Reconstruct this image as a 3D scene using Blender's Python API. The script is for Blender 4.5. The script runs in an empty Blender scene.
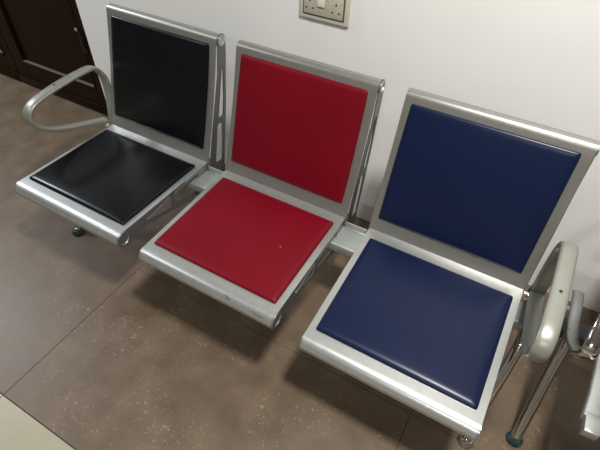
import bpy, bmesh, math, random
from mathutils import Vector, Matrix
random.seed(7)
PI = math.pi
C = bpy.context.scene.collection
SC = bpy.context.scene
H = 0.42                      # height of the seat crease above the floor

# ------------------------------------------------------------------ camera
cam_d = bpy.data.cameras.new('camera'); cam = bpy.data.objects.new('camera', cam_d); C.objects.link(cam)
SC.camera = cam
cam_d.sensor_width = 36; cam_d.lens = 463.24*36/600; cam_d.clip_start = 0.02
Rv = Vector((0.86773487, 0.49638969, 0.02516874)); Uv = Vector((-0.36710176, 0.60594416, 0.70573931))
Fv = Vector((-0.33507086, 0.6216341, -0.70802441))
m3 = Matrix((Rv, Uv, -Fv)).transposed()
cam.matrix_world = Matrix.Translation((1.4909755, -1.0621603, 1.09664922+H)) @ m3.to_4x4()

# ------------------------------------------------------------------ light
w = bpy.data.worlds.new('room_air'); SC.world = w; w.use_nodes = True
w.node_tree.nodes['Background'].inputs[0].default_value = (0.8, 0.85, 1, 1)
w.node_tree.nodes['Background'].inputs[1].default_value = 0.3
def area(name, loc, size, sy, power, col, rot=(0, 0, 0)):
    l = bpy.data.lights.new(name, 'AREA'); l.shape = 'RECTANGLE'; l.size = size; l.size_y = sy
    l.energy = power; l.color = col
    o = bpy.data.objects.new(name, l); C.objects.link(o); o.location = loc; o.rotation_euler = rot
    return o
area('ceiling_or_fill_lamp', (1.72, -0.72, 2.66), 0.20, 0.20, 66, (1, 0.97, 0.92))
area('ceiling_or_fill_lamp', (2.1, -3.2, 2.66), 0.18, 0.18, 30, (1, 0.97, 0.92))
area('ceiling_or_fill_lamp', (-2.4, -0.4, 2.66), 0.6, 0.6, 68, (0.86, 0.93, 1))
area('ceiling_or_fill_lamp', (-1.2, -1.6, 2.66), 0.5, 0.5, 15, (0.93, 0.96, 1))  # added fill, no known source; brightens the left of the wall and floor
SC.view_settings.view_transform = 'Standard'; SC.view_settings.look = 'None'
SC.view_settings.gamma = 1; SC.view_settings.use_curve_mapping = False
SC.view_settings.exposure = 0.0

# ------------------------------------------------------------------ materials
def mat(name, col, rough=0.5, metal=0.0, bump=None, noise=None, spec=None, coat=None):
    m = bpy.data.materials.new(name); m.use_nodes = True
    nt = m.node_tree; b = nt.nodes['Principled BSDF']
    b.inputs['Base Color'].default_value = (*col, 1); b.inputs['Roughness'].default_value = rough
    b.inputs['Metallic'].default_value = metal
    if spec is not None: b.inputs['Specular IOR Level'].default_value = spec
    if coat: b.inputs['Coat Weight'].default_value = coat[0]; b.inputs['Coat Roughness'].default_value = coat[1]
    tc = nt.nodes.new('ShaderNodeTexCoord')
    if noise:                      # (scale, colour 2, low, high)
        n = nt.nodes.new('ShaderNodeTexNoise'); n.inputs['Scale'].default_value = noise[0]; n.inputs['Detail'].default_value = 5
        r = nt.nodes.new('ShaderNodeValToRGB')
        r.color_ramp.elements[0].position = noise[2]; r.color_ramp.elements[0].color = (*col, 1)
        r.color_ramp.elements[1].position = noise[3]; r.color_ramp.elements[1].color = (*noise[1], 1)
        nt.links.new(tc.outputs['Object'], n.inputs['Vector']); nt.links.new(n.outputs['Fac'], r.inputs['Fac'])
        nt.links.new(r.outputs['Color'], b.inputs['Base Color'])
    if bump:                       # (scale, strength, distance)
        n = nt.nodes.new('ShaderNodeTexNoise'); n.inputs['Scale'].default_value = bump[0]; n.inputs['Detail'].default_value = 4
        bp = nt.nodes.new('ShaderNodeBump'); bp.inputs['Strength'].default_value = bump[1]; bp.inputs['Distance'].default_value = bump[2]
        nt.links.new(tc.outputs['Object'], n.inputs['Vector']); nt.links.new(n.outputs['Fac'], bp.inputs['Height'])
        nt.links.new(bp.outputs['Normal'], b.inputs['Normal'])
    return m
M = {}
M['wall'] = mat('painted_plaster', (0.86, 0.855, 0.835), 0.5, bump=(6, 0.15, 0.01), noise=(3, (0.82, 0.82, 0.81), 0.4, 0.75))
M['ceiling'] = mat('ceiling_paint', (0.42, 0.42, 0.40), 0.7)
M['far_wall'] = mat('darker_wall_paint', (0.22, 0.21, 0.20), 0.6)
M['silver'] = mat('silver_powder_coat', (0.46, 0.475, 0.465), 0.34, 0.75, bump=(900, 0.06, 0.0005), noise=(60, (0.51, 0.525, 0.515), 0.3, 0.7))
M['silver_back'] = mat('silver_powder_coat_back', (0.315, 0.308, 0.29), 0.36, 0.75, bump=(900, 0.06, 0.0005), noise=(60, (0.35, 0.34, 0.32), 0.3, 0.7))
M['plate'] = mat('grey_pressed_steel', (0.30, 0.31, 0.31), 0.33, 0.8)
M['dark_steel'] = mat('dark_grey_steel', (0.05, 0.05, 0.05), 0.4, 0.6)
M['bracket'] = mat('dark_grey_bracket_steel', (0.17, 0.175, 0.175), 0.35, 0.75)
M['beam'] = mat('pale_silver_beam_paint', (0.36, 0.39, 0.375), 0.42, 0.5)
M['arm'] = mat('armrest_silver_paint', (0.29, 0.295, 0.26), 0.36, 0.45)
M['chrome'] = mat('polished_chrome', (0.72, 0.69, 0.66), 0.08, 1.0)
M['teal'] = mat('blue_green_foot_plastic', (0.010, 0.028, 0.034), 0.25, noise=(90, (0.035, 0.07, 0.075), 0.45, 0.65))
M['black'] = mat('black_vinyl', (0.0035, 0.004, 0.005), 0.24, spec=0.25, bump=(160, 0.05, 0.001))
M['red'] = mat('red_vinyl', (0.15, 0.001, 0.008), 0.42, spec=0.2, bump=(160, 0.05, 0.001), noise=(5, (0.13, 0.001, 0.007), 0.35, 0.7))
M['blue'] = mat('navy_vinyl', (0.0045, 0.010, 0.038), 0.30, spec=0.25, bump=(160, 0.05, 0.001))
M['door'] = mat('dark_brown_door_paint', (0.013, 0.0045, 0.0006), 0.38, spec=0.12, bump=(14, 0.1, 0.01))
M['lit_edge'] = mat('lit_edge_brown', (0.11, 0.08, 0.06), 0.6)  # door brown lightened to carry the light caught by the ledge
M['scratch'] = mat('dark_scuff', (0.09, 0.085, 0.08), 0.6)
M['hole'] = mat('dark_rubber', (0.01, 0.01, 0.01), 0.6)
M['switch'] = mat('aged_white_plastic', (0.62, 0.59, 0.50), 0.35)
M['switch_face'] = mat('yellowed_socket_face', (0.50, 0.47, 0.38), 0.4, noise=(150, (0.38, 0.34, 0.25), 0.5, 0.72))
M['switch_white'] = mat('white_rocker', (0.75, 0.74, 0.68), 0.3)
M['dark_outline'] = mat('dark_brown_outline', (0.10, 0.08, 0.05), 0.7)  # dark brown line in the gap around the socket plates
M['brass'] = mat('worn_metal_bolt', (0.45, 0.38, 0.30), 0.4, 0.6)

def floor_mat(name, base, base2, fleck, fleck_hi, rough):
    m = bpy.data.materials.new(name); m.use_nodes = True
    nt = m.node_tree; N = nt.nodes; L = nt.links; b = N['Principled BSDF']; b.inputs['Specular IOR Level'].default_value = .4
    tc = N.new('ShaderNodeTexCoord')
    n1 = N.new('ShaderNodeTexNoise'); n1.inputs['Scale'].default_value = 9; n1.inputs['Detail'].default_value = 8
    r1 = N.new('ShaderNodeValToRGB'); r1.color_ramp.elements[0].position = .32; r1.color_ramp.elements[1].position = .7
    r1.color_ramp.elements[0].color = (*base, 1); r1.color_ramp.elements[1].color = (*base2, 1)
    n2 = N.new('ShaderNodeTexNoise'); n2.inputs['Scale'].default_value = 85; n2.inputs['Detail'].default_value = 3; n2.inputs['Distortion'].default_value = 1.5
    r2 = N.new('ShaderNodeValToRGB'); r2.color_ramp.elements[0].position = fleck_hi; r2.color_ramp.elements[1].position = fleck_hi+.04
    n3 = N.new('ShaderNodeTexNoise'); n3.inputs['Scale'].default_value = 4.5; n3.inputs['Detail'].default_value = 2
    r3 = N.new('ShaderNodeValToRGB'); r3.color_ramp.elements[0].position = .42; r3.color_ramp.elements[1].position = .62
    mu = N.new('ShaderNodeMath'); mu.operation = 'MULTIPLY'
    mx = N.new('ShaderNodeMix'); mx.data_type = 'RGBA'
    for n in (n1, n2, n3): L.new(tc.outputs['Object'], n.inputs['Vector'])
    L.new(n1.outputs['Fac'], r1.inputs['Fac']); L.new(n2.outputs['Fac'], r2.inputs['Fac']); L.new(n3.outputs['Fac'], r3.inputs['Fac'])
    L.new(r2.outputs['Color'], mu.inputs[0]); L.new(r3.outputs['Color'], mu.inputs[1])
    L.new(mu.outputs[0], mx.inputs[0]); L.new(r1.outputs['Color'], mx.inputs[6]); mx.inputs[7].default_value = (*fleck, 1)
    L.new(mx.outputs[2], b.inputs['Base Color'])
    mr = N.new('ShaderNodeMapRange'); mr.inputs['To Min'].default_value = rough-.06; mr.inputs['To Max'].default_value = rough+.1
    L.new(n1.outputs['Fac'], mr.inputs['Value']); L.new(mr.outputs[0], b.inputs['Roughness'])
    bp = N.new('ShaderNodeBump'); bp.inputs['Strength'].default_value = .12; bp.inputs['Distance'].default_value = .004
    L.new(n2.outputs['Fac'], bp.inputs['Height']); L.new(bp.outputs['Normal'], b.inputs['Normal'])
    return m
M['brown_floor'] = floor_mat('brown_mottled_floor_tile', (0.108, 0.074, 0.047), (0.155, 0.112, 0.074), (0.30, 0.24, 0.17), .63, .40)
M['cream_floor'] = floor_mat('cream_floor_tile', (0.31, 0.29, 0.205), (0.35, 0.325, 0.235), (0.42, 0.4, 0.3), .64, .32)
M['joint'] = mat('dark_tile_joint', (0.035, 0.028, 0.022), 0.8)

# ------------------------------------------------------------------ mesh helpers
def obj(name, bm, m, parent=None, loc=(0, 0, 0), smooth=True, angle=35):
    bmesh.ops.recalc_face_normals(bm, faces=bm.faces)
    me = bpy.data.meshes.new(name); bm.to_mesh(me); bm.free()
    for mm in (m if isinstance(m, (list, tuple)) else [m]): me.materials.append(mm)
    if smooth:
        me.shade_smooth()
        me.set_sharp_from_angle(angle=math.radians(angle))
    o = bpy.data.objects.new(name, me); C.objects.link(o); o.location = loc
    if parent: o.parent = parent
    return o
def add_box(bm, lo, hi, bevel=0.0, seg=2, mi=0):
    b = bmesh.new()
    v = [b.verts.new((x, y, z)) for x in (lo[0], hi[0]) for y in (lo[1], hi[1]) for z in (lo[2], hi[2])]
    for f in ((0, 1, 3, 2), (4, 6, 7, 5), (0, 4, 5, 1), (2, 3, 7, 6), (0, 2, 6, 4), (1, 5, 7, 3)):
        b.faces.new([v[i] for i in f])
    bmesh.ops.recalc_face_normals(b, faces=b.faces)
    if bevel: bmesh.ops.bevel(b, geom=list(b.edges), offset=bevel, segments=seg, affect='EDGES', profile=.5)
    for f in b.faces: f.material_index = mi
    merge(bm, b)
def merge(bm, b):
    me = bpy.data.meshes.new('tmp'); b.to_mesh(me); b.free(); bm.from_mesh(me); bpy.data.meshes.remove(me)
def catmull(pts, n=8, closed=False):
    P = [Vector(p) for p in pts]; out = []; N = len(P)
    rng = range(N) if closed else range(N-1)
    for i in rng:
        g = lambda k: P[k % N] if closed else P[max(0, min(N-1, k))]
        a, b, c, d = g(i-1), g(i), g(i+1), g(i+2)
        for k in range(n):
            t = k/n
            out.append(0.5*((2*b)+(c-a)*t+(2*a-5*b+4*c-d)*t*t+(3*b-a-3*c+d)*t**3))
    if not closed: out.append(P[-1])
    return out
def sweep(bm, path, section, closed=False, side=Vector((1, 0, 0)), scale=None):
    """section: list of (s, n): s along 'side', n along side x tangent"""
    rings = []; N = len(path)
    for i, p in enumerate(path):
        if closed: t = path[(i+1) % N]-path[(i-1) % N]
        else: t = path[min(N-1, i+1)]-path[max(0, i-1)]
        t.normalize(); sd = (side-t*side.dot(t)).normalized(); nn = sd.cross(t)
        k = scale[i] if scale else 1
        rings.append([bm.verts.new(p+sd*a*k+nn*b*k) for a, b in section])
    M_ = len(section)
    for i in range(N if closed else N-1):
        A, B = rings[i], rings[(i+1) % N]
        for j in range(M_): bm.faces.new((A[j], A[(j+1) % M_], B[(j+1) % M_], B[j]))
    if not closed:
        bm.faces.new(rings[0][::-1]); bm.faces.new(rings[-1])
def circ(r, n=16): return [(r*math.cos(2*PI*i/n), r*math.sin(2*PI*i/n)) for i in range(n)]
def sup(a, b, e=3.0, n=24):
    o = []
    for i in range(n):
        t = 2*PI*i/n; c, s = math.cos(t), math.sin(t)
        o.append((a*math.copysign(abs(c)**(2/e), c), b*math.copysign(abs(s)**(2/e), s)))
    return o
def tube(bm, pts, r, n=16, smooth=8, side=Vector((1, 0, 0)), closed=False):
    path = catmull(pts, smooth, closed) if smooth > 1 else [Vector(p) for p in pts]
    sweep(bm, path, circ(r, n), closed=closed, side=side)
def lathe(bm, prof, centre, axis='Z', n=24):
    """prof: (r, h) list along the axis"""
    rings = []
    for r, h in prof:
        ring = []
        for i in range(n):
            a = 2*PI*i/n; u, v = max(r, 1e-5)*math.cos(a), max(r, 1e-5)*math.sin(a)
            co = {'Z': (u, v, h), 'X': (h, u, v), 'Y': (v, h, u)}[axis]
            ring.append(bm.verts.new(Vector(centre)+Vector(co)))
        rings.append(ring)
    for a, b in zip(rings, rings[1:]):
        for i in range(n): bm.faces.new((a[i], a[(i+1) % n], b[(i+1) % n], b[i]))
    bm.faces.new(rings[0][::-1]); bm.faces.new(rings[-1])
def plate_bm(outer, holes, x0, x1):
    """plate in the YZ plane between x0 and x1, with holes cut through"""
    cu = bpy.data.curves.new('tmp', 'CURVE'); cu.dimensions = '2D'; cu.fill_mode = 'BOTH'; cu.extrude = (x1-x0)/2
    for loop in [outer]+holes:
        s = cu.splines.new('POLY'); s.points.add(len(loop)-1); s.use_cyclic_u = True
        for p, q in zip(s.points, loop): p.co = (q[0], q[1], 0, 1)
    o = bpy.data.objects.new('tmp', cu); C.objects.link(o)
    bpy.context.view_layer.update()
    me = bpy.data.meshes.new_from_object(o.evaluated_get(bpy.context.evaluated_depsgraph_get()))
    bpy.data.objects.remove(o); bpy.data.curves.remove(cu)
    bm = bmesh.new(); bm.from_mesh(me); bpy.data.meshes.remove(me)
    xm = (x0+x1)/2
    for v in bm.verts: v.co = Vector((xm+v.co.z, v.co.x, v.co.y))
    bmesh.ops.remove_doubles(bm, verts=bm.verts, dist=1e-5)
    return bm
def round_poly(pts, r, n=5):
    out = []; N = len(pts)
    for i in range(N):
        a, b, c = Vector(pts[i-1]), Vector(pts[i]), Vector(pts[(i+1) % N])
        rr = min(r, (a-b).length*.45, (c-b).length*.45)
        p, q = b+(a-b).normalized()*rr, b+(c-b).normalized()*rr
        for k in range(n+1):
            t = k/n; out.append(tuple((1-t)**2*p+2*t*(1-t)*b+t*t*q))
    return out
def empty(name, loc=(0, 0, 0)):
    o = bpy.data.objects.new(name, None); C.objects.link(o); o.location = loc; o.empty_display_size = .1; return o
def tag(o, label, cat, group=None):
    o['label'] = label; o['category'] = cat
    if group: o['group'] = group
    return o
def struct(name, bm, m, **k):
    o = obj(name, bm, m, **k); o['kind'] = 'structure'; return o

# ------------------------------------------------------------------ room
WY = 0.458
XL, XR, YF, ZC = -3.6, 4.2, -3.6, 2.7
bm = bmesh.new()
add_box(bm, (XL, -0.935, -0.03), (XR, WY+.05, 0), mi=0)
add_box(bm, (XL, YF, -0.03), (XR, -0.939, 0), mi=1)
add_box(bm, (XL, -0.939, -0.03), (XR, -0.935, -0.0008), mi=2)
struct('floor', bm, [M['brown_floor'], M['cream_floor'], M['joint']], smooth=False)
bm = bmesh.new()
def strip(x0, y0, x1, y1, m=0): add_box(bm, (x0, y0, -.001), (x1, y1, .0004))
strip(.3245, -.3062, XR, -.3048)
for x in (.3245, 1.5245, 2.7245):
    strip(x-.0013, -.935, x+.0013, WY)
for i in range(-6, 7):
    strip(.3245+i*.6-.001, YF, .3245+i*.6+.001, -.94)
for i in range(1, 5): strip(XL, -.935-i*.6-.001, XR, -.935-i*.6+.001)
struct('trim_1', bm, M['joint'], smooth=False)
DX0, DX1, DZ = -2.22, -0.612, 2.1
bm = bmesh.new()
add_box(bm, (DX1, WY, 0), (XR, WY+.12, ZC))
add_box(bm, (XL, WY, 0), (DX0, WY+.12, ZC))
add_box(bm, (DX0, WY, DZ), (DX1, WY+.12, ZC))
struct('wall_back', bm, M['wall'], smooth=False)
for nm, lo, hi in (('wall_left', (XL-.1, YF, 0), (XL, WY+.1, ZC)), ('wall_right', (XR, YF, 0), (XR+.1, WY+.1, ZC)), ('wall_front', (XL, YF-.1, 0), (XR, YF, ZC))):
    bm = bmesh.new(); add_box(bm, lo, hi); struct(nm, bm, M['far_wall'], smooth=False)
bm = bmesh.new(); add_box(bm, (XL, YF, ZC), (XR, WY+.1, ZC+.05)); struct('ceiling', bm, M['ceiling'], smooth=False)

# door: two panelled leaves
def leaf(name, x0, x1):
    yf = WY+.012; yb = yf+.035
    bm = bmesh.new()
    sl, sr, bot = .105, .07, .165
    add_box(bm, (x0, yf, .012), (x0+sl, yb, DZ-.01), .003)
    add_box(bm, (x1-sr, yf, .012), (x1, yb, DZ-.01), .003)
    add_box(bm, (x0+sl, yf, .012), (x1-sr, yb, bot), .003)
    add_box(bm, (x0+sl, yf, DZ-.13), (x1-sr, yb, DZ-.01), .003)
    add_box(bm, (x0+sl, yf, .98), (x1-sr, yb, 1.08), .003)
    add_box(bm, (x0+sl-.005, yf+.012, bot-.005), (x1-sr+.005, yb-.004, DZ-.125))
    o = struct(name, bm, M['door'], smooth=False)
    b = bmesh.new()                                   # moulding round the lower panel
    add_box(b, (x0+sl, yf-.006, bot-.004), (x1-sr, yf+.012, bot+.012), .004)
    add_box(b, (x0+sl-.012, yf-.006, bot), (x0+sl+.006, yf+.012, .985), .004)
    add_box(b, (x1-sr-.006, yf-.004, bot), (x1-sr+.006, yf+.012, .985), .003)
    p = obj('panel_moulding', b, M['door'], o)
    b = bmesh.new(); add_box(b, (x0+sl+.006, yf-.007, bot+.010), (x1-sr-.006, yf+.014, bot+.016), .002); obj('lit_ledge_strip', b, M['lit_edge'], o)  # added strip: the rail's lit top edge painted in as lighter brown
    b = bmesh.new(); add_box(b, (x0, yf-.008, .012), (x1, yf, .062), .003); obj('kick_rail', b, M['door'], o)
    return o
d1 = leaf('door_1', -1.405, DX1-.004)
d2 = leaf('door_2', DX0+.004, -1.411)
b = bmesh.new()
tube(b, [(-.668, WY+.002, .385), (-.668, WY+.002, .50)], .006, smooth=1)
add_box(b, (-.682, WY+.004, .39), (-.654, WY+.012, .41), .001); add_box(b, (-.682, WY+.004, .46), (-.654, WY+.012, .48), .001)
bolt = obj('door_bolt', b, M['hole'], d1)
b = bmesh.new(); lathe(b, [(.002, 0), (.009, .002), (.009, .008), (.003, .012)], (-.676, WY-.008, .51), 'Y'); obj('bolt_knob', b, M['brass'], bolt)

# ------------------------------------------------------------------ bench parts (local z is height above the seat crease)
W = 0.50; PITCH = 0.5884; R0 = 0.0295
def pad_bm(w, l, t=.012, puff=.005, rc=.0055, n=30):
    """cushion lying in XY, centred, bottom on z=0"""
    bm = bmesh.new(); hw, hl = w/2, l/2
    def axis(h):
        a = []
        for k in range(n+1):
            s = -1+2*k/n; a.append(h*math.copysign(1-(1-abs(s))**1.8, s))
        return a
    xs, ys = axis(hw), axis(hl); g = []
    for x in xs:
        row = []
        for y in ys:
            u, v = x/hw, y/hl
            ex, ey = hw-abs(x), hl-abs(y)
            # pull corners in to round them
            px, py = x, y
            if ex < rc and ey < rc:
                dx, dy = rc-ex, rc-ey; m_ = max(dx, dy); L_ = math.hypot(dx, dy)
                if L_ > 0:
                    px = math.copysign(hw-rc+dx*m_/L_, x); py = math.copysign(hl-rc+dy*m_/L_, y)
                e = rc-m_
            else: e = min(ex, ey)
            q = min(e/.018, 1)
            z = t*(.35+.65*math.sqrt(max(0, 1-(1-q)**2)))+puff*(1-abs(u)**2.5)*(1-abs(v)**2.5)
            row.append(bm.verts.new((px, py, z)))
        g.append(row)
    for i in range(n):
        for j in range(n): bm.faces.new((g[i][j], g[i+1][j], g[i+1][j+1], g[i][j+1]))
    loop = [g[i][0] for i in range(n)]+[g[n][j] for j in range(n)]+[g[i][n] for i in range(n, 0, -1)]+[g[0][j] for j in range(n, 0, -1)]
    low = [bm.verts.new((v.co.x, v.co.y, 0)) for v in loop]
    K = len(loop)
    for i in range(K): bm.faces.new((loop[i], low[i], low[(i+1) % K], loop[(i+1) % K]))
    bm.faces.new(low)
    return bm
def shell_bm(prof, x0, x1, t=.003):
    """sheet following a YZ profile, thickened to one side"""
    path = [Vector((0, a, b)) for a, b in prof]; N = len(path)
    o = []
    for i, p in enumerate(path):
        tt = (path[min(N-1, i+1)]-path[max(0, i-1)]).normalized()
        o.append(p+Vector((0, tt.z, -tt.y))*t)
    loop = path+o[::-1]; bm = bmesh.new()
    A = [bm.verts.new((x0, v.y, v.z)) for v in loop]; B = [bm.verts.new((x1, v.y, v.z)) for v in loop]
    K = len(loop)
    for i in range(K): bm.faces.new((A[i], A[(i+1) % K], B[(i+1) % K], B[i]))
    for i in range(N-1):
        bm.faces.new((A[i], A[K-1-i], A[K-2-i], A[i+1])); bm.faces.new((B[i], B[i+1], B[K-2-i], B[K-1-i]))
    return bm
def rim(bm, loop, x, r=.0016):
    tube(bm, [(x, a, b) for a, b in loop], r, 6, 1, closed=True)

def ring_cap(bm, x, y, z, r, s):
    lathe(bm, [(r*.98, -.002*s), (r*.98, .0015*s), (r*.72, .0022*s), (r*.66, -.001*s), (0.0001, -.001*s)] if s > 0 else
          [(r*.98, .002), (r*.98, -.0015), (r*.72, -.0022), (r*.66, .001), (0.0001, .001)], (x, y, z), 'X', 24)

def make_seat(x, d, s, padm, padlabel, parent):
    """seat pan with rolled front; returns the shell"""
    cy, cz = -d, s
    # top line runs from the crease to the tangent point of the roll
    a0 = math.radians(88)
    prof = [(0.012, -.001), (0.0, 0.0)]
    ty, tz = cy+R0*math.cos(a0), cz+R0*math.sin(a0)
    for k in range(1, 9):
        t = k/9; prof.append((ty*t, tz*t))
    for k in range(0, 23):
        a = a0+math.radians(k*11.5); prof.append((cy+R0*math.cos(a), cz+R0*math.sin(a)))
    bm = shell_bm(prof[::-1], x, x+W)
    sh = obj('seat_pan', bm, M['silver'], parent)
    # cushion
    w = W-.042; v0, v1 = .0335, .4075
    q = math.hypot(ty, tz); sd = Vector((0, ty/q, tz/q)); n = Vector((0, -sd.z, sd.y)); n = -n if n.z < 0 else n
    c = Vector((x+W/2, 0, 0))+sd*(v0+v1)/2+n*.0005
    bm = pad_bm(w, v1-v0)
    mtx = Matrix.Translation(c) @ Matrix((Vector((1, 0, 0)), -sd, n)).transposed().to_4x4()
    bm.transform(mtx)
    p = obj('seat_pad', bm, padm, sh, angle=70); p['label'] = padlabel
    # side plates
    def zt(y): return tz*(y/ty)-.003 if y < 0 else -.003
    for xx, s_ in ((x+W-.0005, 1), (x+.0005, -1)):
        out = [(.012, zt(0)), (.012, -.112), (-.02, -.114), (-.10, -.101), (-.22, -.076+tz*.4), (-.33, -.052+tz*.8)]
        for k in range(9):
            a = math.radians(-75-k*22); out.append((cy+(R0+.0005)*math.cos(a), cz+(R0+.0005)*math.sin(a)))
        out += [(ty*t, tz*t-.0015) for t in (.98, .7, .4, .1)]
        k2 = tz
        h1 = round_poly([(-.325, -.030+.75*k2), (-.212, -.058+.5*k2), (-.203, -.014+.5*k2)], .006)
        h2 = round_poly([(-.186, -.055+.45*k2), (-.080, -.078+.2*k2), (-.043, -.014+.1*k2), (-.178, -.014+.42*k2)], .006)
        x0, x1 = (xx-.003, xx) if s_ > 0 else (xx, xx+.003)
        b = plate_bm(round_poly(out, .004, 2), [h1, h2], x0, x1)
        rim(b, h1, xx, .0022); rim(b, h2, xx, .0022)
        ring_cap(b, xx+.0008*s_, cy, cz, R0-.002, s_)
        obj('side_plate', b, M['plate'], sh, angle=30)
    return sh

Y0, Z0, BY, BZ = .0195, .004, .1555, .4205; RB = .0215
def make_back(x, padm, padlabel, parent):
    x0, x1 = x-.003, x+W+.002
    dv = Vector((0, BY-.0192, BZ+.0061)).normalized(); n = Vector((0, -dv.z, dv.y))     # n points to the sitter
    base = Vector((0, .0192, -.0061))
    top = Vector((0, BY, BZ))+n*RB*1.0
    bot = base+dv*.003+n*RB*.45
    prof = []
    for k in range(0, 11):
        t = k/10; p = bot.lerp(top, t)-n*.008*math.sin(PI*t); prof.append((p.y, p.z))
    a0 = math.atan2(n.z, n.y)
    for k in range(1, 23):
        a = a0-math.radians(k*11.5); prof.append((BY+RB*math.cos(a), BZ+RB*math.sin(a)))
    bm = shell_bm(prof, x0, x1)
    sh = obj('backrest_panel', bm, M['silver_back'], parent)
    w = W+.0056-.048; v0, v1 = .0465, .433
    bd = (top-bot).normalized(); nn = Vector((0, -bd.z, bd.y))
    c = Vector((x0+(x1-x0)/2-.003, 0, 0))+base+dv*(v0+v1)/2+n*.0097
    bm = pad_bm(w, v1-v0, t=.011, puff=.005)
    bm.transform(Matrix.Translation(c) @ Matrix((Vector((1, 0, 0)), bd, nn)).transposed().to_4x4())
    p = obj('backrest_pad', bm, padm, sh, angle=70); p['label'] = padlabel
    for xx, s_ in ((x1+.003, 1), (x0+.003, -1)):
        rr = .0225 if s_ > 0 else .017; oy = .003 if s_ > 0 else 0
        L = [(.010, -.095), (.022, -.01), (.060, .12), (.121, .31), (BY-.018, BZ-.008)]
        for k in range(9):
            a = math.radians(190-k*24); L.append((BY+oy+rr*math.cos(a), BZ+rr*math.sin(a)))
        L += [(.176, .36), (.164, .28), (.154, .20), (.142, .13), (.126, .05), (.112, -.02), (.100, -.095)]
        h1 = round_poly([(.052, -.028), (.094, -.032), (.110, .05), (.117, .125), (.088, .128)], .009)
        h2 = round_poly([(.097, .148), (.128, .150), (.142, .22), (.153, .325), (.143, .325)], .008)
        a, b_ = (xx-.003, xx) if s_ > 0 else (xx, xx+.003)
        b = plate_bm(L, [h1, h2], a, b_)
        rim(b, h1, xx, .0018); rim(b, h2, xx, .0018)
        obj('side_bracket', b, M['bracket'], sh, angle=30)
        b = bmesh.new(); ring_cap(b, xx+.0012*s_, BY+oy, BZ, rr-.004, s_); obj('end_cap', b, M['silver'], sh, angle=30)
    return sh

ARM = [(0.010, .010), (-.045, .028), (-.12, .052), (-.20, .083), (-.252, .113), (-.283, .145), (-.288, .186), (-.258, .214),
       (-.19, .228), (-.12, .235), (-.04, .238), (.022, .234), (.054, .200), (.066, .160), (.066, .10), (.054, .03), (.045, -.03)]
def make_arm(x, s_, parent, m, dy=0.0, hw=.022):
    """flat looped armrest in the plane x"""
    path = [v for v in catmull([(x, a+(dy if b > .012 else dy*.3), b) for a, b in ARM], 6)]
    bm = bmesh.new(); sweep(bm, path, sup(hw, .0085, 2.6, 20))
    a = obj('armrest', bm, m, parent, angle=60)
    b = bmesh.new()
    xi = x-s_*.034
    tube(b, [(xi, -.008, .004), (x, -.008, .008), (x+s_*.006, -.008, .008)], .008, 14, 1, side=Vector((0, 0, 1)))
    lathe(b, [(.0001, -.010*s_), (.010, -.009*s_), (.011, .002*s_), (.007, .007*s_), (.0001, .009*s_)] if s_ > 0 else
          [(.0001, .010), (.010, .009), (.011, -.002), (.007, -.007), (.0001, -.009)], (x+s_*.013, -.008, .009), 'X', 16)
    obj('mounting_bolt', b, M['chrome'], a)
    b = bmesh.new(); lathe(b, [(.0001, 0), (.004, 0), (.004, .0012), (.0001, .0016)], (x, -.150+dy, .2415), 'Z', 12)
    c = obj('screw_hole', b, M['hole'], a)
    return a
def make_leg(x, xf, parent, footm, yf=-.30):
    b = bmesh.new()
    z0 = -H
    tube(b, [(x, -.055, -.055), (x, -.115, -.085), (x*.6+xf*.4, -.175, -.18), (xf, -.245, -.31), (xf, yf+.012, z0+.030), (xf, yf, z0+.016)], .0165, 18, 8)
    leg = obj('leg', b, M['chrome'], parent, angle=60)
    f = bmesh.new(); lathe(f, [(.0001, 0), (.024, 0), (.026, .005), (.024, .013), (.017, .020), (.0001, .022)], (xf, yf, z0+.0005), 'Z', 24)
    obj('foot', f, footm, leg)
    b = bmesh.new()
    tube(b, [(x, -.02, -.07), (x, .05, -.09), (x, .11, -.18), (xf, .17, -.31), (xf, .212, z0+.030), (xf, .222, z0+.016)], .0165, 18, 8)
    leg = obj('leg', b, M['chrome'], parent, angle=60)
    f = bmesh.new(); lathe(f, [(.0001, 0), (.024, 0), (.026, .005), (.024, .013), (.017, .020), (.0001, .022)], (xf, .222, z0+.0005), 'Z', 24)
    obj('foot', f, footm, leg)

bench = tag(empty('waiting_bench', (0, 0, H)), 'three-seat silver metal waiting bench with black, red and blue vinyl pads against the white wall', 'bench')
specs = [(0, .434, -.0246, 'black'), (PITCH-.0012, .433, -.0407, 'red'), (2*PITCH+.0006, .4325, -.070, 'blue')]
for x, d, s, c in specs:
    make_seat(x, d, s, M[c], f'{c} vinyl seat pad', bench)
    make_back(x, M[c], f'{c} vinyl backrest pad', bench)
# wear: dark nicks on the rolled edge and pale specks on the pad of the red seat
pans = [o for o in bench.children if o.name.startswith('seat_pan')]
def nick(name, x, y, z, lx, ly, lz, m, par, rot=0.0):
    b = bmesh.new(); bmesh.ops.create_icosphere(b, subdivisions=2, radius=1)
    for v in b.verts:
        k = 1+random.uniform(-.25, .25); v.co = Vector((v.co.x*lx*k, v.co.y*ly*k, v.co.z*lz))
    b.transform(Matrix.Translation((x, y, z)) @ Matrix.Rotation(rot, 4, 'X'))
    obj(name, b, m, par)
rp = pans[1]; rx = PITCH-.0012
def roll_pt(a): a = math.radians(a); return -.433+(R0+.0003)*math.cos(a), -.0407+(R0+.0003)*math.sin(a)
for x, a, lx in ((.345, 136, .011), (.338, 126, .006), (.455, 146, .019), (.436, 138, .005)):
    y, z = roll_pt(a); nick('scratch', rx+x, y, z, lx, .0009, .0019, M['scratch'], rp, math.radians(a-180))
padr = [o for o in rp.children if o.name.startswith('seat_pad')][0]
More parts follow.
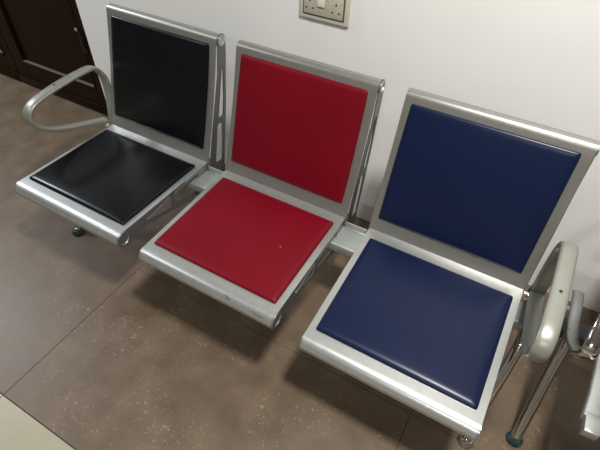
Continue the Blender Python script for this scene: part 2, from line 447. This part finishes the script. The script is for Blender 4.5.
for x, y, k in ((.285, -.155, .0022), (.385, -.225, .0024), (.22, -.12, .0012)):
    nick('pale_speck', rx+x, y, .0168+.03*y, k, k*.8, .0008, M['switch_face'], padr)
# beam
bm = bmesh.new(); add_box(bm, (-.055, -.086, -.074), (1.735, .008, -.036), .006, 3)
obj('beam', bm, M['beam'], bench)
for x in (W+.006, PITCH+W+.005):
    b = bmesh.new(); add_box(b, (x, .006, -.06), (x+.078, .012, -.014), .002)
    add_box(b, (x+.002, -.002, -.037), (x+.076, .014, -.033), .001)
    obj('joining_bracket', b, M['beam'], bench)
make_arm(-.036, -1, bench, M['arm']); make_arm(1.713, 1, bench, M['arm'], -.036, .0215)
make_leg(-.036, -.052, bench, M['teal'], -.285)
make_leg(1.722, 1.706, bench, M['chrome'], -.30)

# ------------------------------------------------------------------ neighbouring bench (mostly out of frame)
nb = tag(empty('waiting_bench', (1.885, .055, H)), 'silver waiting bench with dark pad and chrome leg, cut off at the right edge', 'bench')
b = bmesh.new()
for xa in (0, .46):
    sweep(b, catmull([(xa+.022, .01, 0), (xa+.024, -.15, -.002), (xa+.018, -.26, -.004), (xa+.010, -.36, -.010)], 6), sup(.019, .012, 5, 16))
add_box(b, (.03, .0, -.02), (.47, .025, .004), .003); add_box(b, (.03, -.36, -.035), (.47, -.33, -.017), .003)
fr = obj('seat_frame', b, M['silver'], nb, angle=50)
b = pad_bm(.425, .385); b.transform(Matrix.Translation((.25, -.205, -.012))); p = obj('seat_pad', b, M['black'], fr, angle=70); p['label'] = 'black vinyl seat pad'
for xa in (0.014, .474):
    b = bmesh.new(); add_box(b, (xa-.017, -.400, -.026), (xa+.019, -.345, .003), .004); obj('end_cap', b, M['silver'], fr)
b = bmesh.new(); add_box(b, (.03, -.02, .20), (.5, .0, .41), .008)
b.transform(Matrix.Translation((0, .06, .02)) @ Matrix.Rotation(math.radians(-17), 4, 'X')); bk = obj('backrest_panel', b, M['silver_back'], nb)
b = pad_bm(.44, .36); b.transform(Matrix.Translation((.25, .06, .02)) @ Matrix.Rotation(math.radians(-17), 4, 'X') @ Matrix.Translation((0, -.02, .21)) @ Matrix.Rotation(PI/2, 4, 'X'))
p = obj('backrest_pad', b, M['black'], bk, angle=70); p['label'] = 'black vinyl backrest pad'
b = bmesh.new(); add_box(b, (-.065, -.07, -.11), (.62, -.01, -.07), .006, 3); obj('beam', b, M['dark_steel'], nb)
NA = [(-.045, .09, -.06), (-.045, .032, -.056), (-.045, -.047, -.058), (-.045, -.13, -.036), (-.045, -.212, .024), (-.045, -.248, .085), (-.043, -.218, .126), (-.038, -.17, .160), (-.030, -.10, .205), (-.01, -.04, .232), (.012, .02, .240), (.035, .06, .235)]
path = catmull(NA[:5], 6)
b = bmesh.new(); sweep(b, path, sup(.017, .010, 2.4, 20)); obj('armrest_support', b, M['plate'], nb, angle=60)
path = catmull(NA[4:], 6)
b = bmesh.new(); sweep(b, path, sup(.020, .009, 2.4, 20)); obj('armrest', b, M['chrome'], nb, angle=60)
for xl in (-.045, .56):
    b = bmesh.new(); tube(b, [(xl, -.07, -.05), (xl, -.10, -.10), (xl, -.15, -.20), (xl, -.215, -.31), (xl, -.268, -H+.018)], .0165, 18, 8)
    lg = obj('leg', b, M['chrome'], nb, angle=60)
    f = bmesh.new(); lathe(f, [(.0001, 0), (.024, 0), (.026, .005), (.024, .013), (.017, .020), (.0001, .022)], (xl, -.272, -H+.0005), 'Z', 24); q = obj('foot', f, M['teal'], lg)
    b = bmesh.new(); tube(b, [(xl, -.04, -.07), (xl, .04, -.10), (xl, .10, -.2), (xl, .17, -H+.018)], .0165, 18, 8)
    lg = obj('leg', b, M['chrome'], nb, angle=60)
    f = bmesh.new(); lathe(f, [(.0001, 0), (.024, 0), (.026, .005), (.024, .013), (.017, .020), (.0001, .022)], (xl, .172, -H+.0005), 'Z', 24); q = obj('foot', f, M['teal'], lg)

# ------------------------------------------------------------------ wall socket
sx0, sx1, sz0, sz1 = .643, .839, .4385+H, .594+H
so = tag(empty('wall_socket', ((sx0+sx1)/2, WY, (sz0+sz1)/2)), 'aged white double power socket with switch on the wall above the red seat', 'socket')
def off(b): b.transform(Matrix.Translation((-(sx0+sx1)/2, -WY, -(sz0+sz1)/2)))
b = bmesh.new(); add_box(b, (sx0, WY-.011, sz0), (sx1, WY, sz1), .004, 3); off(b); obj('back_box', b, M['switch'], so)
b = bmesh.new(); add_box(b, (sx0+.0160, WY-.0125, sz0+.015), (sx1-.0160, WY-.0105, sz1-.015), .0008, 1); off(b); obj('gap_line', b, M['dark_outline'], so)
b = bmesh.new(); add_box(b, (sx0+.0215, WY-.0165, sz0+.0205), (sx1-.0215, WY-.011, sz1-.062), .0015, 2); off(b); fp = obj('face_plate', b, M['switch_face'], so)
b = bmesh.new(); add_box(b, (sx0+.0215, WY-.0165, sz1-.057), (sx1-.0215, WY-.011, sz1-.0205), .0015, 2); off(b); obj('upper_plate', b, M['switch_face'], so)
b = bmesh.new(); add_box(b, (sx0+.076, WY-.022, sz0+.052), (sx0+.104, WY-.015, sz0+.085), .002, 2); off(b); obj('rocker_switch', b, M['switch_white'], fp)
for cx in (sx0+.045, sx1-.048):
    for dx, dz, hx, hz in ((-.013, 0, .003, .0025), (.013, 0, .003, .0025), (0, .026, .0024, .0050)):
        b = bmesh.new(); add_box(b, (cx+dx-hx, WY-.0172, sz0+.042+dz-hz), (cx+dx+hx, WY-.0162, sz0+.042+dz+hz), .0002)
        off(b); obj('pin_hole', b, M['hole'], fp)
